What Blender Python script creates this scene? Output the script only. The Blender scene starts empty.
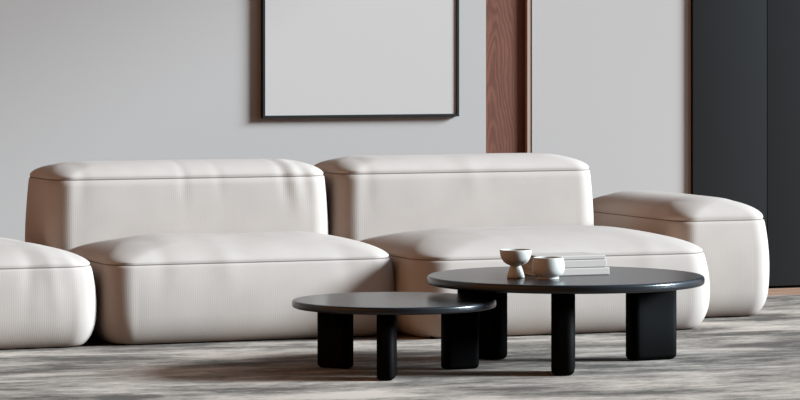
import bpy, bmesh, math, random
from mathutils import Vector, noise

# ------------------------------------------------------------------ camera, world, light, exposure
S = bpy.context.scene
COL = S.collection
cam_d = bpy.data.cameras.new('camera'); cam = bpy.data.objects.new('camera', cam_d); COL.objects.link(cam)
cam.location = (-4.860, -13.676, 1.3208)
cam.rotation_euler = (math.radians(90), 0, -math.radians(22.031))
cam_d.sensor_width = 36.0
cam_d.lens = 3480.0/800.0*36.0
cam_d.shift_y = -175.0/800.0
cam_d.clip_end = 200
S.camera = cam

S.view_settings.view_transform = 'Standard'
S.view_settings.look = 'None'
S.view_settings.gamma = 1.0
S.view_settings.use_curve_mapping = False
S.view_settings.exposure = 0.0

w = bpy.data.worlds.new('world'); S.world = w; w.use_nodes = True
nt = w.node_tree; nt.nodes.clear()
wo = nt.nodes.new('ShaderNodeOutputWorld'); bg = nt.nodes.new('ShaderNodeBackground')
tc = nt.nodes.new('ShaderNodeTexCoord'); sx = nt.nodes.new('ShaderNodeSeparateXYZ')
mr = nt.nodes.new('ShaderNodeMapRange'); mr.inputs[1].default_value = -0.25; mr.inputs[2].default_value = -1.0
mix = nt.nodes.new('ShaderNodeMix'); mix.data_type = 'RGBA'
mix.inputs[6].default_value = (0.008, 0.006, 0.0055, 1)      # rest of the room
mix.inputs[7].default_value = (0.95, 0.48, 0.20, 1)         # added warm fill from the left
nt.links.new(tc.outputs['Generated'], sx.inputs[0]); nt.links.new(sx.outputs[0], mr.inputs[0])
nt.links.new(mr.outputs[0], mix.inputs[0])
mr2 = nt.nodes.new('ShaderNodeMapRange'); mr2.inputs[1].default_value = 0.05; mr2.inputs[2].default_value = 0.6
mix2 = nt.nodes.new('ShaderNodeMix'); mix2.data_type = 'RGBA'
mix2.inputs[7].default_value = (0.66, 0.86, 1.04, 1)        # open sky outside the window opening
nt.links.new(sx.outputs[0], mr2.inputs[0]); nt.links.new(mr2.outputs[0], mix2.inputs[0])
nt.links.new(mix.outputs[2], mix2.inputs[6]); nt.links.new(mix2.outputs[2], bg.inputs[0])
bg.inputs[1].default_value = 1.0
nt.links.new(bg.outputs[0], wo.inputs[0])

# low daylight from the right
sun = bpy.data.lights.new('sun', 'SUN'); sun.angle = math.radians(17); sun.energy = 14.9; sun.color = (0.82, 1.10, 1.32)
suno = bpy.data.objects.new('sun', sun); COL.objects.link(suno); suno.location = (12, -4, 6)
AZ, EL = math.radians(20.5), math.radians(20.5)
suno.rotation_euler = Vector((-math.cos(AZ)*math.cos(EL), math.sin(AZ)*math.cos(EL), -math.sin(EL))).to_track_quat('-Z', 'Y').to_euler()

# ------------------------------------------------------------------ materials
def new_mat(name):
    m = bpy.data.materials.new(name); m.use_nodes = True
    n = m.node_tree.nodes; b = n['Principled BSDF']
    return m, n, m.node_tree.links, b

def plain(name, col, rough, spec=0.5, nscale=0, nstr=0.0, var=0.0, tint=(1, 1, 1)):
    m, n, l, b = new_mat(name)
    b.inputs['Specular Tint'].default_value = (*tint, 1)
    b.inputs['Base Color'].default_value = (*col, 1); b.inputs['Roughness'].default_value = rough
    b.inputs['Specular IOR Level'].default_value = spec
    if nscale:
        t = n.new('ShaderNodeTexCoord'); x = n.new('ShaderNodeTexNoise'); x.inputs['Scale'].default_value = nscale
        x.inputs['Detail'].default_value = 4
        l.new(t.outputs['Object'], x.inputs['Vector'])
        if nstr:
            bp = n.new('ShaderNodeBump'); bp.inputs['Strength'].default_value = nstr; bp.inputs['Distance'].default_value = 0.002
            l.new(x.outputs['Fac'], bp.inputs['Height']); l.new(bp.outputs[0], b.inputs['Normal'])
        if var:
            r = n.new('ShaderNodeValToRGB')
            r.color_ramp.elements[0].position = 0.3; r.color_ramp.elements[1].position = 0.7
            r.color_ramp.elements[0].color = (*[c*(1-var) for c in col], 1); r.color_ramp.elements[1].color = (*[min(1, c*(1+var)) for c in col], 1)
            l.new(x.outputs['Fac'], r.inputs[0]); l.new(r.outputs[0], b.inputs['Base Color'])
    return m

def fabric(name, col):
    m, n, l, b = new_mat(name)
    b.inputs['Roughness'].default_value = 0.95; b.inputs['Specular IOR Level'].default_value = 0.15
    t = n.new('ShaderNodeTexCoord')
    def wave(axis):
        wv = n.new('ShaderNodeTexWave'); wv.wave_type = 'BANDS'; wv.bands_direction = axis
        wv.inputs['Scale'].default_value = 34.0; wv.inputs['Distortion'].default_value = 0.35
        wv.inputs['Detail'].default_value = 1.0; wv.inputs['Detail Scale'].default_value = 0.6
        l.new(t.outputs['Object'], wv.inputs['Vector']); return wv
    wx, wy = wave('X'), wave('Y')
    g = n.new('ShaderNodeNewGeometry'); s = n.new('ShaderNodeSeparateXYZ'); l.new(g.outputs['Normal'], s.inputs[0])
    ab = n.new('ShaderNodeMath'); ab.operation = 'ABSOLUTE'; l.new(s.outputs[0], ab.inputs[0])
    st = n.new('ShaderNodeMapRange'); st.inputs[1].default_value = 0.55; st.inputs[2].default_value = 0.8; l.new(ab.outputs[0], st.inputs[0])
    mx = n.new('ShaderNodeMix'); mx.data_type = 'FLOAT'
    l.new(st.outputs[0], mx.inputs[0]); l.new(wx.outputs['Fac'], mx.inputs[2]); l.new(wy.outputs['Fac'], mx.inputs[3])
    nz = n.new('ShaderNodeTexNoise'); nz.inputs['Scale'].default_value = 260; nz.inputs['Detail'].default_value = 2
    l.new(t.outputs['Object'], nz.inputs['Vector'])
    ad = n.new('ShaderNodeMath'); ad.operation = 'MULTIPLY_ADD'; ad.inputs[1].default_value = 0.35
    l.new(nz.outputs['Fac'], ad.inputs[0]); l.new(mx.outputs[0], ad.inputs[2])
    bp = n.new('ShaderNodeBump'); bp.inputs['Strength'].default_value = 0.12; bp.inputs['Distance'].default_value = 0.0012
    l.new(ad.outputs[0], bp.inputs['Height']); l.new(bp.outputs[0], b.inputs['Normal'])
    n2 = n.new('ShaderNodeTexNoise'); n2.inputs['Scale'].default_value = 7; n2.inputs['Detail'].default_value = 5
    l.new(t.outputs['Object'], n2.inputs['Vector'])
    r = n.new('ShaderNodeValToRGB'); r.color_ramp.elements[0].position = 0.3; r.color_ramp.elements[1].position = 0.7
    r.color_ramp.elements[0].color = (*[c*0.96 for c in col], 1); r.color_ramp.elements[1].color = (*[c*1.03 for c in col], 1)
    l.new(n2.outputs['Fac'], r.inputs[0]); l.new(r.outputs[0], b.inputs['Base Color'])
    return m

def wood(name, c0, c1, c2, scale, stretch, rough=0.5, axis=2):
    m, n, l, b = new_mat(name)
    b.inputs['Roughness'].default_value = rough; b.inputs['Specular IOR Level'].default_value = 0.3
    t = n.new('ShaderNodeTexCoord'); mp = n.new('ShaderNodeMapping')
    sc = [1, 1, 1]; sc[axis] = stretch; mp.inputs['Scale'].default_value = sc
    l.new(t.outputs['Object'], mp.inputs[0])
    big = n.new('ShaderNodeTexNoise'); big.inputs['Scale'].default_value = scale; big.inputs['Detail'].default_value = 2.0
    big.inputs['Distortion'].default_value = 0.4
    l.new(mp.outputs[0], big.inputs['Vector'])
    mu = n.new('ShaderNodeMath'); mu.operation = 'MULTIPLY'; mu.inputs[1].default_value = 70; l.new(big.outputs['Fac'], mu.inputs[0])
    sn = n.new('ShaderNodeMath'); sn.operation = 'SINE'; l.new(mu.outputs[0], sn.inputs[0])
    fine = n.new('ShaderNodeTexNoise'); fine.inputs['Scale'].default_value = scale*14; fine.inputs['Detail'].default_value = 4
    mp2 = n.new('ShaderNodeMapping'); sc2 = [1, 1, 1]; sc2[axis] = stretch*0.25; mp2.inputs['Scale'].default_value = sc2
    l.new(t.outputs['Object'], mp2.inputs[0]); l.new(mp2.outputs[0], fine.inputs['Vector'])
    ma = n.new('ShaderNodeMath'); ma.operation = 'MULTIPLY_ADD'; ma.inputs[1].default_value = 0.16; l.new(sn.outputs[0], ma.inputs[0]); l.new(fine.outputs['Fac'], ma.inputs[2])
    r = n.new('ShaderNodeValToRGB'); e = r.color_ramp.elements
    e[0].position = 0.28; e[0].color = (*c0, 1); e[1].position = 0.75; e[1].color = (*c2, 1)
    k = e.new(0.5); k.color = (*c1, 1)
    l.new(ma.outputs[0], r.inputs[0]); l.new(r.outputs[0], b.inputs['Base Color'])
    return m

def cathedral(name, c0, c1, xc=1.975, zc=0.2):
    """walnut with nested arches of grain rising along z"""
    m, n, l, b = new_mat(name)
    b.inputs['Roughness'].default_value = 0.6; b.inputs['Specular IOR Level'].default_value = 0.08
    t = n.new('ShaderNodeTexCoord'); sp = n.new('ShaderNodeSeparateXYZ'); l.new(t.outputs['Object'], sp.inputs[0])
    def math_(op, a, bb=None, v=None):
        x = n.new('ShaderNodeMath'); x.operation = op; l.new(a, x.inputs[0])
        if bb is not None: l.new(bb, x.inputs[1])
        if v is not None: x.inputs[1].default_value = v
        return x.outputs[0]
    def noise_(scale, sc, detail):
        mp = n.new('ShaderNodeMapping'); mp.inputs['Scale'].default_value = sc; l.new(t.outputs['Object'], mp.inputs[0])
        x = n.new('ShaderNodeTexNoise'); x.inputs['Scale'].default_value = scale; x.inputs['Detail'].default_value = detail
        l.new(mp.outputs[0], x.inputs['Vector']); return x.outputs['Fac']
    dx = math_('SUBTRACT', sp.outputs[0], v=xc); q = math_('MULTIPLY', math_('MULTIPLY', dx, dx), v=70.0)
    wob = math_('MULTIPLY', noise_(5.0, (1.6, 1, 0.45), 3), v=1.5)
    v = math_('ADD', math_('ADD', q, sp.outputs[2]), wob)
    w_ = math_('SINE', math_('MULTIPLY', v, v=34.0))
    fine = noise_(120.0, (1.0, 1, 0.04), 3)
    tone = noise_(6.0, (1.5, 1, 0.25), 2)
    f = math_('ADD', math_('ADD', math_('MULTIPLY', w_, v=0.17), math_('MULTIPLY', fine, v=0.5)), math_('MULTIPLY', tone, v=0.5))
    r = n.new('ShaderNodeValToRGB'); e = r.color_ramp.elements
    e[0].position = 0.25; e[0].color = (*c0, 1); e[1].position = 0.75; e[1].color = (*c1, 1)
    l.new(f, r.inputs[0]); l.new(r.outputs[0], b.inputs['Base Color'])
    return m

def rug_mat():
    m, n, l, b = new_mat('rug_pile')
    b.inputs['Roughness'].default_value = 1.0; b.inputs['Specular IOR Level'].default_value = 0.05
    t = n.new('ShaderNodeTexCoord')
    def nz(scale, detail, rough, sc, rot, dist=0.0, off=(0, 0, 0)):
        mp = n.new('ShaderNodeMapping'); mp.inputs['Scale'].default_value = sc; mp.inputs['Rotation'].default_value = (0, 0, math.radians(rot))
        mp.inputs['Location'].default_value = off
        l.new(t.outputs['Object'], mp.inputs[0])
        x = n.new('ShaderNodeTexNoise'); x.inputs['Scale'].default_value = scale; x.inputs['Detail'].default_value = detail
        x.inputs['Roughness'].default_value = rough; x.inputs['Distortion'].default_value = dist
        l.new(mp.outputs[0], x.inputs['Vector']); return x.outputs['Fac']
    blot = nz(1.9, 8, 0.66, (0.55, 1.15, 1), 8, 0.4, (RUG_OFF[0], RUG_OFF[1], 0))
    streak = nz(8.0, 8, 0.72, (0.45, 1.3, 1), 4)
    fine = nz(70.0, 4, 0.7, (0.4, 1.0, 1), 0)
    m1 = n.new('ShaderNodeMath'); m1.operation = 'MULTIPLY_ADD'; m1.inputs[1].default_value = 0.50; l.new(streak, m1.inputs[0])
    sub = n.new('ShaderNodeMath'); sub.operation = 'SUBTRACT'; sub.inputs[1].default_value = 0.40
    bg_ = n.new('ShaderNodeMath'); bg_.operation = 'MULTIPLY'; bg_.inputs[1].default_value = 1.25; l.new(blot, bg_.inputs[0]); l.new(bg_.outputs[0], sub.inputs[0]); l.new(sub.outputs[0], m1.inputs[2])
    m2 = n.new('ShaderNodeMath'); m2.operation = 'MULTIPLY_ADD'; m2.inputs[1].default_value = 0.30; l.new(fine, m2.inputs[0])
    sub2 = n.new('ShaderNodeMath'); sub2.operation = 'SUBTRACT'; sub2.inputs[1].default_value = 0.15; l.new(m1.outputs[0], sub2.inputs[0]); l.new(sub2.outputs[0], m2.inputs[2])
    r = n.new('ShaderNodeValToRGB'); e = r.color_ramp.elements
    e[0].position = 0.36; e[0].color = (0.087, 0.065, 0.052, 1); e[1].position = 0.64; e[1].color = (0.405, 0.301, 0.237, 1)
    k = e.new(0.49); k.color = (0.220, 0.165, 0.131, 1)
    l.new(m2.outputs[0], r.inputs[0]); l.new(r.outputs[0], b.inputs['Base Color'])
    bp = n.new('ShaderNodeBump'); bp.inputs['Strength'].default_value = 0.4; bp.inputs['Distance'].default_value = 0.005
    l.new(fine, bp.inputs['Height']); l.new(bp.outputs[0], b.inputs['Normal'])
    return m

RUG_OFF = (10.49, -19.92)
M = {
    'fabric': fabric('cream_corduroy', (0.341, 0.258, 0.212)),
    'piping': plain('seam_piping', (0.153, 0.111, 0.088), 0.9, 0.1, 300, 0.2),
    'wall': plain('wall_paint', (0.326, 0.258, 0.222), 0.9, 0.2, 40, 0.03),
    'wood': cathedral('walnut', (0.088, 0.029, 0.0165), (0.142, 0.050, 0.0295)),
    'floor': wood('oak_floor', (0.255, 0.118, 0.066), (0.306, 0.150, 0.090), (0.336, 0.169, 0.103), 2.0, 0.12, 0.45, axis=0),
    'beige': plain('beige_strip', (0.280, 0.166, 0.113), 0.6, 0.3, 30, 0.03),
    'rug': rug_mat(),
    'black': plain('black_lacquer_wood', (0.010, 0.010, 0.011), 0.24, 0.33, 60, 0.03, 0.0, (1.0, 0.90, 0.82)),
    'black_leg': plain('black_stained_wood', (0.002, 0.0015, 0.0013), 0.6, 0.02, 60, 0.04, 0.0, (1.0, 0.85, 0.75)),
    'cabinet': plain('charcoal_lacquer', (0.0065, 0.0058, 0.0055), 0.30, 0.30, 25, 0.02, 0.0, (1.0, 0.88, 0.80)),
    'carcass': plain('cabinet_shadow_gap', (0.004, 0.0035, 0.003), 0.8, 0.05, 25, 0.02),
    'frame': plain('black_frame', (0.008, 0.0072, 0.0068), 0.5, 0.15, 50, 0.03, 0.0, (1.0, 0.88, 0.78)),
    'canvas': plain('blank_canvas', (0.377, 0.294, 0.250), 0.85, 0.2, 400, 0.05),
    'ceramic': plain('matte_ceramic', (0.385, 0.328, 0.28), 0.55, 0.35, 90, 0.06, 0.05),
    'cover': plain('white_book_cover', (0.357, 0.272, 0.226), 0.6, 0.3, 80, 0.03),
    'pages': plain('book_pages', (0.336, 0.248, 0.196), 0.9, 0.1, 200, 0.1),
}

# ------------------------------------------------------------------ helpers
def link(name, bm, mat, parent=None, smooth=True, loc=(0, 0, 0)):
    me = bpy.data.meshes.new(name); bmesh.ops.recalc_face_normals(bm, faces=bm.faces[:]); bm.to_mesh(me); bm.free()
    if smooth:
        for p in me.polygons: p.use_smooth = True
    me.materials.append(mat)
    o = bpy.data.objects.new(name, me); COL.objects.link(o); o.location = loc
    if parent: o.parent = parent
    return o

def empty(name, loc, label, cat, group=None, rz=0.0):
    o = bpy.data.objects.new(name, None); COL.objects.link(o); o.location = loc; o.rotation_euler = (0, 0, rz)
    o.empty_display_size = 0.1
    o['label'] = label; o['category'] = cat
    if group: o['group'] = group
    return o

def box(bm, x0, x1, y0, y1, z0, z1, bev=0.0, seg=2):
    v = [bm.verts.new(p) for p in ((x0,y0,z0),(x1,y0,z0),(x1,y1,z0),(x0,y1,z0),(x0,y0,z1),(x1,y0,z1),(x1,y1,z1),(x0,y1,z1))]
    fs = [bm.faces.new([v[i] for i in q]) for q in ((0,3,2,1),(4,5,6,7),(0,1,5,4),(1,2,6,5),(2,3,7,6),(3,0,4,7))]
    if bev:
        ed = list({e for f in fs for e in f.edges})
        bmesh.ops.bevel(bm, geom=ed, offset=bev, segments=seg, profile=0.5, affect='EDGES')

def boxes(name, lst, mat, parent=None, bev=0.0, loc=(0, 0, 0)):
    bm = bmesh.new()
    for b in lst: box(bm, *b, bev=bev)
    return link(name, bm, mat, parent, smooth=False, loc=loc)

def structure(o):
    o['kind'] = 'structure'; return o

def rrect(a, b, r, na, nb, nc):
    """rounded rectangle, counter-clockwise, fixed number of points; returns points and outward normals"""
    r = min(r, a-1e-5, b-1e-5); pts = []
    def side(p0, p1, nrm, k):
        for i in range(k):
            t = i/k; pts.append((p0[0]+(p1[0]-p0[0])*t, p0[1]+(p1[1]-p0[1])*t, nrm[0], nrm[1]))
    def corner(cx, cy, a0, k):
        for i in range(k):
            t = a0+math.pi/2*i/k; pts.append((cx+r*math.cos(t), cy+r*math.sin(t), math.cos(t), math.sin(t)))
    side((-a+r, -b), (a-r, -b), (0, -1), na); corner(a-r, -b+r, -math.pi/2, nc)
    side((a, -b+r), (a, b-r), (1, 0), nb); corner(a-r, b-r, 0, nc)
    side((a-r, b), (-a+r, b), (0, 1), na); corner(-a+r, b-r, math.pi/2, nc)
    side((-a, b-r), (-a, -b+r), (-1, 0), nb); corner(-a+r, -b+r, math.pi, nc)
    return pts

def loft(bm, rings, cap=True):
    vs = [[bm.verts.new(p) for p in r] for r in rings]
    n = len(rings[0])
    for i in range(len(vs)-1):
        for j in range(n):
            k = (j+1) % n
            bm.faces.new((vs[i][j], vs[i][k], vs[i+1][k], vs[i+1][j]))
    if cap:
        bm.faces.new(vs[0][::-1]); bm.faces.new(vs[-1])

def tube_loop(bm, pts, r, seg=6):
    n = len(pts); rings = []
    for i in range(n):
        p = Vector(pts[i]); t = (Vector(pts[(i+1) % n])-Vector(pts[i-1])).normalized()
        u = Vector((0, 0, 1)); v = t.cross(u).normalized(); u = v.cross(t)
        rings.append([bm.verts.new(p+(u*math.cos(q*2*math.pi/seg)+v*math.sin(q*2*math.pi/seg))*r) for q in range(seg)])
    for i in range(n):
        k = (i+1) % n
        for q in range(seg):
            h = (q+1) % seg
            bm.faces.new((rings[i][q], rings[i][h], rings[k][h], rings[k][q]))

def lathe(bm, prof, n=64):
    rings = [[(r*math.cos(2*math.pi*i/n), r*math.sin(2*math.pi*i/n), z) for i in range(n)] for r, z in prof]
    loft(bm, rings)

def cushion(name, parent, x0, x1, y0, y1, z0, seam, top, rc=0.12, rb=(0.05, 0.07), D=0.3, g=(2.2, 2.0), dome=0.0,
            belly=0.02, lump=0.006, folds=(), seed=0, front_lean=0.0):
    cx, cy = (x0+x1)/2, (y0+y1)/2; a, b = (x1-x0)/2, (y1-y0)/2
    na, nb, nc = 64, 44, 14
    hmax = min(a, b)
    def outward(zf): return belly*max(0.0, math.sin(math.pi*min(max(zf, 0), 1)))**0.8
    spec = []                                           # (inset, z, extra outward, groove)
    for d in (0.5, 0.25, 0.1): spec.append((rb[0]+d*hmax, z0, 0.0))
    for i in range(9):
        t = math.pi/2*i/8
        spec.append((rb[0]*(1-math.sin(t)), z0+rb[1]*(1-math.cos(t)), 0.0))
    zs = z0+rb[1]; N = 22
    for i in range(1, N): spec.append((0.0, zs+(seam-0.004-zs)*i/N, 0.0))
    spec += [(0.0005, seam-0.004, 0.0), (0.004, seam-0.0012, 0.0), (0.004, seam+0.0012, 0.0)]
    K = 30; H = top-seam
    for i in range(1, K+1):
        d = hmax*0.985*(i/K)**1.7
        u = max(0.0, 1-d/D)
        q = (1-u**g[0])**(1/g[1]) if d < D else 1.0
        spec.append((d+0.0005 if i > 1 else 0.002, seam+0.003+(H-0.003)*q*(1-dome)+H*dome*(1-(1-d/hmax)**2), 0.0))
    rings = []; off = Vector((seed*7.3, seed*3.1, seed*1.7))
    for ins, z, _ in spec:
        above = max(0.0, z-seam)
        zf = (z-z0)/(seam-z0) if z < seam else 1.0
        ow = outward(zf)
        r = rc+0.55*ins if z >= seam-0.002 else max(rc-ins*0.6, 0.02)
        A, B = a-ins, b-ins
        ring = []
        for x, y, nx, ny in rrect(A, B, r, na, nb, nc):
            sx_ = 1-abs(x/max(A, 1e-4))**4*0.35; sy_ = 1-abs(y/max(B, 1e-4))**4*0.35
            e = ow*(sx_*abs(ny)+sy_*abs(nx))
            px, py = x+nx*e, y+ny*e
            p = Vector((px+cx, py+cy, z))
            k = noise.noise(p*2.6+off)*0.7+noise.noise(p*6.0+off)*0.3
            fade = min(1.0, max(0.0, (z-z0)/0.06))
            dsp = lump*k*fade
            fz = 0.0
            for fx, fw, amp, zlo, slant, face in folds:       # soft vertical folds: along x on the front, along y on a side
                c = (p.x if face == 'f' else p.y)
                if face == 'f' and not (ny < -0.3): continue
                if face == 'l' and not (nx < -0.3): continue
                if face == 'r' and not (nx > 0.3): continue
                uu = (c-fx-slant*(seam-z))/fw
                dd = abs(z-seam)
                fz += amp*math.exp(-uu*uu)*math.exp(-(dd/zlo)**2)
            ring.append((p.x+nx*(dsp+fz), p.y+ny*(dsp+fz), p.z+(dsp*0.8+fz*0.5 if z > seam+0.01 else 0.0)))
        rings.append(ring)
    bm = bmesh.new(); loft(bm, rings)
    o = link(name, bm, M['fabric'], parent)
    boxes('under_shade', [(x0+0.06, x1-0.09, y0+0.05, y1-0.08, 0.0004, z0+0.015)], M['carcass'], o)  # black box added to paint the dark shade under each module
    si = next(i for i, s in enumerate(spec) if abs(s[1]-(seam-0.0012)) < 1e-6)
    loop = [((p[0]+q[0])/2, (p[1]+q[1])/2, (p[2]+q[2])/2) for p, q in zip(rings[si], rings[si+1])]
    cxy = Vector((cx, cy, 0))
    bm = bmesh.new(); tube_loop(bm, loop, 0.0026)
    pi_ = link('piping', bm, M['piping'], o); pi_['label'] = 'thin darker piping along the seam'
    return o

# ------------------------------------------------------------------ setting
WY = 1.95; HGT = 4.9
structure(boxes('floor', [(-14, 16, -18, 4, -0.112, -0.012)], M['floor']))
structure(boxes('wall_back', [(-9, 1.917, WY, WY+0.16, -0.012, HGT), (2.164, 3.024, WY, WY+0.16, -0.012, HGT), (5.59, 9, WY, WY+0.16, -0.012, HGT), (1.917, 2.164, WY+0.09, WY+0.16, -0.012, HGT)], M['wall']))
# unseen right-hand wall, added to cut the sun down to its wide opening
WT = 4.9
structure(boxes('wall_right_light_block', [(5.6, 5.8, -14, -5.3, -0.012, WT), (5.6, 5.8, 1.45, WY, -0.012, WT), (5.6, 5.8, -5.3, 1.45, 4.15, WT)], M['wall']))
structure(boxes('trim_3', [(2.1395, 2.1635, WY+0.003, WY+0.0895, -0.012, HGT)], M['beige'], bev=0.001))
t1 = structure(boxes('trim_1', [(1.918, 2.139, WY+0.026, WY+0.089, -0.012, HGT)], M['wood']))
structure(boxes('bounce_strip', [(3.0245, 3.0355, WY-0.003, WY-0.0005, -0.012, HGT)], M['beige'], bev=0.001))  # beige colour paints the warm bounce light on the wall end

# ------------------------------------------------------------------ rug
bm = bmesh.new()
random.seed(4)
NX, NY = 120, 80; RX0, RX1, RY0, RY1 = -2.1, 4.6, -3.6, 1.416
ring = []
rings = []
def rug_ring(ins, z):
    return [(x+(RX0+RX1)/2, y+(RY0+RY1)/2, z) for x, y, _, _ in rrect((RX1-RX0)/2-ins, (RY1-RY0)/2-ins, 0.03, 60, 40, 4)]
loft(bm, [rug_ring(0.004, -0.0119), rug_ring(0.0, -0.008), rug_ring(0.001, -0.004), rug_ring(0.006, -0.001), rug_ring(0.02, 0.0)])
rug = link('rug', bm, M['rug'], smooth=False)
rug['label'] = 'large mottled grey and taupe rug under the sofa and coffee tables'; rug['category'] = 'rug'

# ------------------------------------------------------------------ cabinet
cb = empty('wardrobe', (3.037, 1.925, -0.012), 'tall matte black cabinet with flat doors against the right end of the wall', 'cabinet')
boxes('carcass', [(0.0, 2.52, 0.022, 0.62, 0.0, 2.7)], M['carcass'], cb)
dw = 0.421
for i in range(6):
    xa, xb = dw*i+0.0015, dw*(i+1)-0.0025
    bm = bmesh.new(); nb_ = 16; out = []
    for k in range(nb_+1):
        q = k/nb_; out.append((xa+(xb-xa)*q, 0.0055*(2*q-1)**2))     # very slightly bowed front
    out += [(xb, 0.0215), (xa, 0.0215)]
    loft(bm, [[(x, y, 0.014) for x, y in out], [(x, y, 2.695) for x, y in out]])
    d_ = link('door', bm, M['cabinet'], cb)
    d_.data.polygons.foreach_set('use_smooth', [abs(p.normal.z) < 0.5 and p.normal.y < -0.5 for p in d_.data.polygons])
    try: d_.data.set_sharp_from_angle(angle=math.radians(30))
    except Exception: pass

# ------------------------------------------------------------------ picture
pf = empty('picture_frame', (1.255, WY, 0.876), 'large blank white canvas in a thin black frame on the wall', 'picture')
W2 = 0.508; PH = 1.36; FW = 0.013; FD = 0.029
bm = bmesh.new()
for q in ((-W2, W2, 0.0, FW), (-W2, W2, PH-FW, PH), (-W2, -W2+FW, FW, PH-FW), (W2-FW, W2, FW, PH-FW)):
    box(bm, q[0], q[1], -FD, -0.001, q[2], q[3], bev=0.0012)
link('frame', bm, M['frame'], pf, smooth=False)
boxes('canvas', [(-W2+FW-0.002, W2-FW+0.002, -FD+0.007, -0.004, FW-0.002, PH-FW+0.002)], M['canvas'], pf)

# ------------------------------------------------------------------ sofa
sofa = empty('sofa', (0.6, 0.6, 0.0), 'long low cream corduroy modular sofa with puffy seats behind the coffee tables', 'sofa')
def put(o):
    o.location = (-0.6, -0.6, 0.0)
SEAT = dict(rc=0.105, rb=(0.040, 0.11), D=0.36, g=(2.1, 1.9), dome=0.22, belly=0.026, lump=0.004)
put(cushion('seat', sofa, -1.92, -0.665, 0.0, 1.12, 0.004, 0.332, 0.430, seed=1, folds=[(-0.74, 0.025, -0.004, 0.16, 0.05, 'f'), (-0.86, 0.03, 0.004, 0.18, 0.1, 'f'), (-0.95, 0.03, -0.004, 0.15, -0.1, 'f')], **SEAT))
put(cushion('seat', sofa, -0.605, 0.662, 0.0, 0.74, 0.004, 0.332, 0.432, seed=2, folds=[(-0.1, 0.05, 0.003, 0.1, 0.1, 'f'), (-0.38, 0.04, -0.003, 0.12, -0.15, 'f'), (0.42, 0.05, -0.003, 0.1, 0.2, 'f')], **SEAT))
put(cushion('seat', sofa, 0.690, 2.056, -0.21, 0.74, 0.004, 0.333, 0.432, seed=3, folds=[(1.15, 0.05, -0.003, 0.1, 0.1, 'f'), (1.75, 0.05, 0.003, 0.12, -0.1, 'f')], **dict(SEAT, rc=0.13)))
BACK = dict(rc=0.095, rb=(0.04, 0.05), D=0.17, g=(2.1, 2.1), dome=0.12, belly=0.018, lump=0.003)
put(cushion('backrest', sofa, -0.650, 0.622, 0.69, 1.14, 0.004, 0.655, 0.725, seed=4, folds=[(0.40, 0.020  , -0.0045, 0.10, 0.12, 'f'), (0.45, 0.022, 0.0045, 0.12, 0.15, 'f'), (0.50, 0.020, -0.003, 0.1, 0.2, 'f'), (-0.06, 0.018, -0.003, 0.10, 0.0, 'f'), (0.10, 0.02, -0.002, 0.08, 0.1, 'f'), (-0.52, 0.03, -0.003, 0.12, -0.05, 'f')], **BACK))
put(cushion('backrest', sofa, 0.668, 1.920, 0.69, 1.14, 0.004, 0.660, 0.732, seed=5, folds=[(0.80, 0.03, -0.003, 0.14, 0.0, 'f'), (1.3, 0.04, 0.002, 0.12, 0.1, 'f')], **BACK))
put(cushion('armrest', sofa, 2.135, 2.612, 0.30, 1.40, 0.004, 0.440, 0.537, rc=0.10, rb=(0.050, 0.11), D=0.21, g=(2.1, 2.1), dome=0.1, belly=0.024, lump=0.003, seed=6))

# ------------------------------------------------------------------ coffee tables
def coffee_table(name, loc, R, H, th, leg_r, leg_l, leg_t, rot, label):
    t = empty(name, loc, label, 'coffee table', 'round coffee tables', rot)
    bm = bmesh.new(); e = th*0.34; prof = [(0.002, H-th)]
    prof += [(R*0.5, H-th)]
    for i in range(7):
        q = math.pi/2*i/6; prof.append((R-e+e*math.sin(q), H-th+e-e*math.cos(q)))
    for i in range(7):
        q = math.pi/2*i/6; prof.append((R-e+e*math.cos(q), H-e+e*math.sin(q)))
    prof += [(R*0.97, H), (R*0.5, H), (0.002, H)]
    lathe(bm, prof, 128)
    top = link('tabletop', bm, M['black'], t)
    for k in range(3):
        ang = math.radians(120*k)
        bm = bmesh.new(); rings = []
        b_ = 0.022*leg_t/0.09
        rc = leg_t*0.33
        for i in range(7):
            q = math.pi/2*i/6
            rings.append((b_*(1-math.sin(q)), b_*(1-math.cos(q))))
        rings.append((0, H-th-0.0004))
        loft(bm, [[(x*math.cos(ang)-y*math.sin(ang)+leg_r*math.cos(ang), x*math.sin(ang)+y*math.cos(ang)+leg_r*math.sin(ang), z)
                   for x, y, _, _ in rrect(leg_l/2-i_, leg_t/2-i_, max(rc-i_*0.5, 0.004), 6, 4, 8)] for i_, z in rings])
        link('leg', bm, M['black_leg'], t)
    return t
VA = math.degrees(math.atan2(-0.927, -0.375))
coffee_table('coffee_table', (0.828, -1.340, 0.0), 0.541, 0.3455, 0.033, 0.385, 0.205, 0.088, math.radians(VA-4),
             'larger and taller round black coffee table carrying the bowls and books')
coffee_table('coffee_table', (0.090, -1.383, 0.0), 0.389, 0.2755, 0.028, 0.278, 0.146, 0.066, math.radians(VA-5.5),
             'smaller and lower round black coffee table with an empty top')

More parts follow.
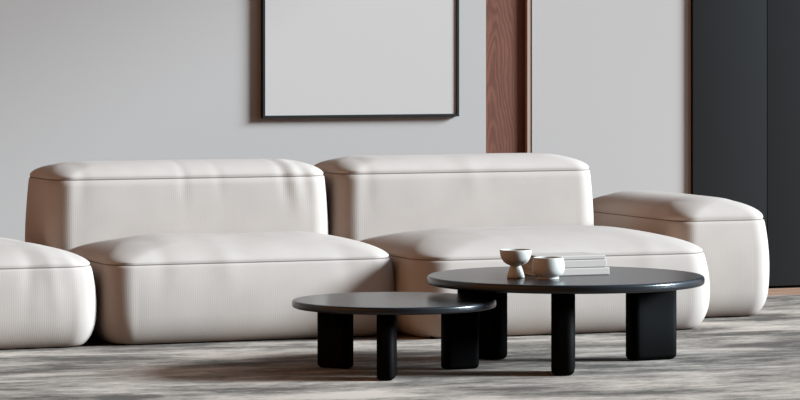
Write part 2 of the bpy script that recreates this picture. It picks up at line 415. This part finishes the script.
# ------------------------------------------------------------------ things on the big table
TZ = 0.3457
def pot(name, prof, loc, label, cat, group):
    bm = bmesh.new(); lathe(bm, prof, 64)
    o = link(name, bm, M['ceramic'], loc=loc); o['label'] = label; o['category'] = cat; o['group'] = group
    return o
gob = [(0.002, 0.0), (0.030, 0.0), (0.0335, 0.001), (0.0345, 0.004), (0.031, 0.018), (0.0265, 0.034), (0.0215, 0.046), (0.021, 0.049), (0.026, 0.0515),
       (0.036, 0.056), (0.046, 0.064), (0.0535, 0.075), (0.0585, 0.088), (0.061, 0.102), (0.0615, 0.112), (0.0605, 0.1145), (0.0588, 0.1125), (0.0575, 0.102),
       (0.0545, 0.088), (0.049, 0.077), (0.041, 0.068), (0.028, 0.0615), (0.012, 0.059), (0.002, 0.0585)]
bwl = [(0.002, 0.004), (0.036, 0.003), (0.038, 0.0), (0.0405, 0.0005), (0.0415, 0.004), (0.040, 0.011), (0.047, 0.014), (0.055, 0.020), (0.0605, 0.030), (0.0625, 0.043),
       (0.0622, 0.058), (0.0605, 0.072), (0.0585, 0.081), (0.0575, 0.086), (0.0565, 0.0875), (0.0545, 0.086), (0.0550, 0.080), (0.0568, 0.072),
       (0.0585, 0.058), (0.0582, 0.044), (0.056, 0.032), (0.050, 0.024), (0.040, 0.0185), (0.02, 0.015), (0.002, 0.0145)]
pot('footed_bowl', [(q, z_*0.95) for q, z_ in gob], (0.591, -1.395, TZ), 'pale grey ceramic bowl on a tall flared foot beside the squat bowl', 'bowl', 'ceramic bowls')
pot('ceramic_bowl', [(q, z_*0.96) for q, z_ in bwl], (0.676, -1.512, TZ), 'squat rounded pale grey ceramic bowl in front of the stacked books', 'bowl', 'ceramic bowls')

def book(loc, L, Wd, T, rz, label):
    o = empty('book', loc, label, 'book', 'white books', rz)
    c = 0.005
    bm = bmesh.new()
    box(bm, 0, L, 0, Wd, 0, c, bev=0.0023); box(bm, 0, L, 0, Wd, T-c, T, bev=0.0023); box(bm, 0, L, -0.0005, c, 0.0012, T-0.0012, bev=0.0023)
    link('cover', bm, M['cover'], o, smooth=False)
    boxes('pages', [(0.004, L-0.004, c+0.0002, Wd-0.005, c+0.0001, T-c-0.0001)], M['pages'], o)
    return o
z = TZ
for (x0, L, Wd, T, y0, rz, lab) in ((0.698, 0.300, 0.205, 0.0285, -1.382, 0.0, 'thick white book at the bottom of the stack on the larger black table'),
                                    (0.700, 0.286, 0.200, 0.0305, -1.380, 0.0, 'thick white book in the middle of the stack of three behind the bowl'),
                                    (0.704, 0.278, 0.190, 0.0165, -1.378, 0.0, 'thin white book lying on top of the stack behind the bowl')):
    book((x0, y0, z+0.0003), L, Wd, T, rz, lab); z += T+0.0009
